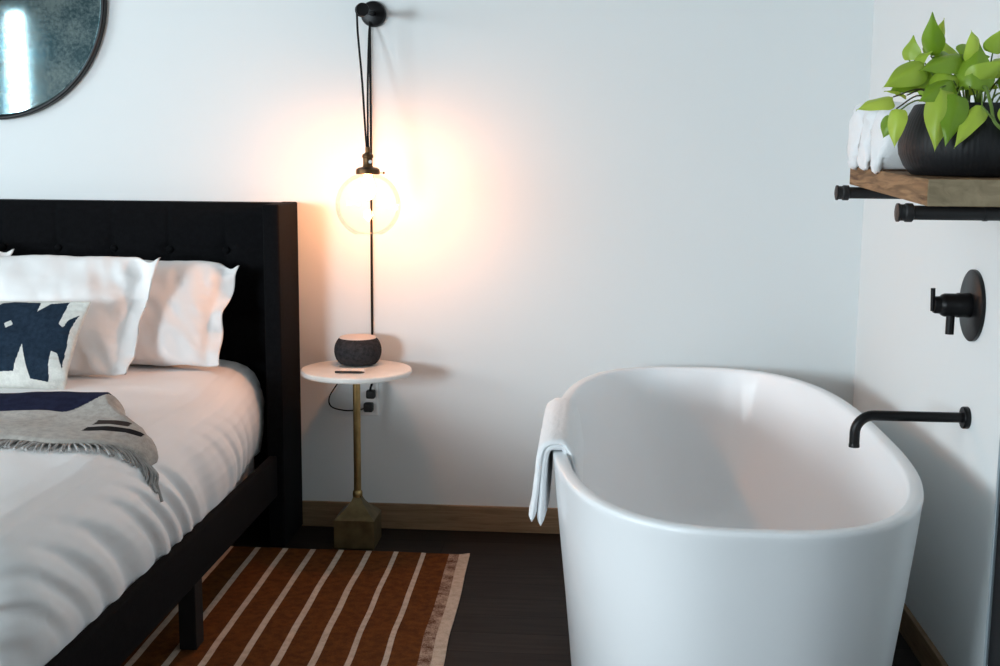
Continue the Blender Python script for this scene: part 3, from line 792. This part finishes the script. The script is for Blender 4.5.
# base, tip, width, normal
VW = (-.28, -1, .02)
LV = [
 ((.567, -1.55, 1.383), (.500, -1.57, 1.366), .036, (-.2, -.7, .7)),
 ((.572, -1.56, 1.361), (.566, -1.57, 1.293), .034, (-.7, -1, .1)),
 ((.622, -1.55, 1.446), (.548, -1.57, 1.409), .050, (-.2, -1, .5)),
 ((.640, -1.52, 1.462), (.628, -1.55, 1.533), .038, (-.6, -1, .1)),
 ((.650, -1.50, 1.462), (.668, -1.52, 1.524), .036, (.5, -1, .1)),
 ((.605, -1.50, 1.455), (.608, -1.50, 1.500), .036, (-.9, -.8, .1)),
 ((.607, -1.53, 1.452), (.634, -1.54, 1.470), .026, (.1, -.6, .8)),
 ((.690, -1.55, 1.462), (.614, -1.57, 1.440), .046, (0, -.8, .7)),
 ((.668, -1.58, 1.412), (.604, -1.61, 1.380), .046, (-.1, -.8, .6)),
 ((.640, -1.60, 1.398), (.624, -1.63, 1.294), .052, (-.5, -1, .1)),
 ((.668, -1.61, 1.386), (.647, -1.635, 1.299), .046, (-.2, -1, .2)),
 ((.710, -1.62, 1.366), (.659, -1.645, 1.299), .034, (-.5, -1, .5)),
 ((.695, -1.59, 1.398), (.710, -1.57, 1.484), .064, (-.5, -1, 0)),
 ((.700, -1.58, 1.402), (.752, -1.60, 1.441), .048, (.3, -1, -.2)),
 ((.690, -1.54, 1.462), (.746, -1.53, 1.462), .062, (.1, -1, .5)),
 ((.745, -1.55, 1.464), (.757, -1.56, 1.505), .036, (.2, -1, .1)),
 ((.768, -1.62, 1.366), (.757, -1.64, 1.307), .042, (.2, -1, .2)),
 ((.598, -1.42, 1.352), (.580, -1.42, 1.312), .040, (-.8, -.8, .2)),
 ((.625, -1.50, 1.425), (.571, -1.52, 1.401), .040, (-.2, -1, .7)),
 ((.655, -1.53, 1.432), (.592, -1.55, 1.412), .046, (-.3, -1, .3)),
 ((.600, -1.52, 1.388), (.560, -1.53, 1.402), .018, (-.2, -.3, 1)),
 ((.660, -1.56, 1.430), (.640, -1.58, 1.376), .046, (-.4, -1, .2)),
 ((.720, -1.52, 1.430), (.765, -1.53, 1.405), .052, (.4, -1, .2)),
 ((.760, -1.50, 1.455), (.815, -1.52, 1.440), .052, (.3, -.8, .6)),
 ((.770, -1.55, 1.430), (.825, -1.58, 1.390), .050, (.4, -1, .3)),
 ((.800, -1.47, 1.470), (.845, -1.46, 1.515), .046, (.2, -1, .4)),
 ((.700, -1.44, 1.440), (.690, -1.42, 1.500), .048, (-.3, -1, .2)),
 ((.740, -1.42, 1.440), (.760, -1.38, 1.490), .048, (.1, -1, .4)),
 ((.680, -1.42, 1.410), (.640, -1.38, 1.435), .044, (-.6, -.6, .5)),
 ((.800, -1.58, 1.390), (.838, -1.62, 1.330), .044, (.3, -1, .1)),
 ((.690, -1.50, 1.445), (.655, -1.50, 1.475), .046, (-.2, -.8, .6)),
 ((.720, -1.56, 1.450), (.700, -1.58, 1.500), .040, (.3, -1, .3)),
]
rp = random.Random(11)
for i, (b, t, w, n) in enumerate(LV):
    lo = link('leaf', leaf_bm(b, t, w, n, rp.uniform(.18, .48), rp.uniform(.25, .75)), M['leaf'], pl, angle=180)
    b_ = V(b); root = V((pcx+(b_.x-pcx)*.35+rp.uniform(-.012, .012), pcy+(b_.y-pcy)*.35+rp.uniform(-.012, .012), pz0+.120))
    midp = root.lerp(b_, .5)+V((0, 0, .028 if b_.z < 1.40 else .008))
    bm = B(); tube(bm, catmull([root, midp, b_], 7), .0019, 7, .0014); link('petiole', bm, M['brown_stem'] if i in (0, 1, 18, 20) else M['stem'], pl)
bm = B(); tube(bm, catmull([(.718, -1.54, 1.352), (.722, -1.585, 1.400), (.727, -1.615, 1.368), (.731, -1.632, 1.335), (.755, -1.640, 1.312), (.790, -1.645, 1.283), (.815, -1.65, 1.27)], 8), .0034, 8, .003); link('trailing_stem', bm, M['stem'], pl)
bm = B(); tube(bm, catmull([(.710, -1.621, 1.364), (.716, -1.634, 1.352), (.731, -1.633, 1.335)], 6), .0017, 7); link('petiole', bm, M['stem'], pl)

# ------------------------------------------------------------------ black cabinet at the right edge
cb = thing('tall_cabinet', (.765, -2.2, 0), 'black cabinet at the right edge of the picture beside the bathtub', 'cabinet')
link('carcass', box(B(), (.676, -2.45, 0), (XR-.002, -1.952, 1.02), .004), M['black_lacquer'], cb)
link('edge_strip', box(B(), (.671, -1.956, .002), (.676, -1.948, 1.02), .001, 1), M['steel'], cb, smooth=False)

# ------------------------------------------------------------------ light
w = bpy.data.worlds.new('sky'); sc.world = w; w.use_nodes = True
bg = w.node_tree.nodes['Background']; bg.inputs['Color'].default_value = (.80, .90, 1., 1); bg.inputs['Strength'].default_value = 2.2
def area(name, loc, rot, sx, sy, e, c):
    l = bpy.data.lights.new(name, 'AREA'); l.shape = 'RECTANGLE'; l.size = sx; l.size_y = sy; l.energy = e; l.color = c
    o = bpy.data.objects.new(name, l); COL.objects.link(o); o.location = loc; o.rotation_euler = rot; return o
a, b, c, d = WIN
area('window_daylight', (XL-.12, (a+b)/2, (c+d)/2), (0, -PI/2, 0), d-c, b-a, 126., (.88, .95, 1.))
a, b, c, d = WFR
area('side_window_daylight', ((a+b)/2, YF-.12, (c+d)/2), (PI/2, 0, 0), b-a, d-c, 40., (.90, .955, 1.))
a, b, c, d = WFM
area('front_window_daylight', ((a+b)/2, YF-.12, (c+d)/2), (PI/2, 0, 0), b-a, d-c, 200., (.78, .90, 1.))

# ------------------------------------------------------------------ camera
f = 1190.; yaw = math.atan(90/f); pitch = math.atan(178.5/f); roll = math.radians(.46)
F = V((-math.sin(yaw)*math.cos(pitch), math.cos(yaw)*math.cos(pitch), -math.sin(pitch)))
R0 = V((math.cos(yaw), math.sin(yaw), 0)); D0 = F.cross(R0)
u = math.cos(roll)*R0-math.sin(roll)*D0; v = math.sin(roll)*R0+math.cos(roll)*D0
cam = bpy.data.cameras.new('camera'); cam.sensor_width = 36; cam.lens = f*36/1000; cam.clip_start = .05
co = bpy.data.objects.new('camera', cam); COL.objects.link(co)
co.matrix_world = Matrix(((u.x, -v.x, -F.x, 0), (u.y, -v.y, -F.y, -3.9), (u.z, -v.z, -F.z, 1.269), (0, 0, 0, 1)))
sc.camera = co
sc.view_settings.view_transform = 'Standard'; sc.view_settings.look = 'None'; sc.view_settings.gamma = 1; sc.view_settings.use_curve_mapping = False
sc.view_settings.exposure = .15
sc.cycles.use_denoising = True
sc.cycles.max_bounces = 10; sc.cycles.diffuse_bounces = 6; sc.cycles.transparent_max_bounces = 12
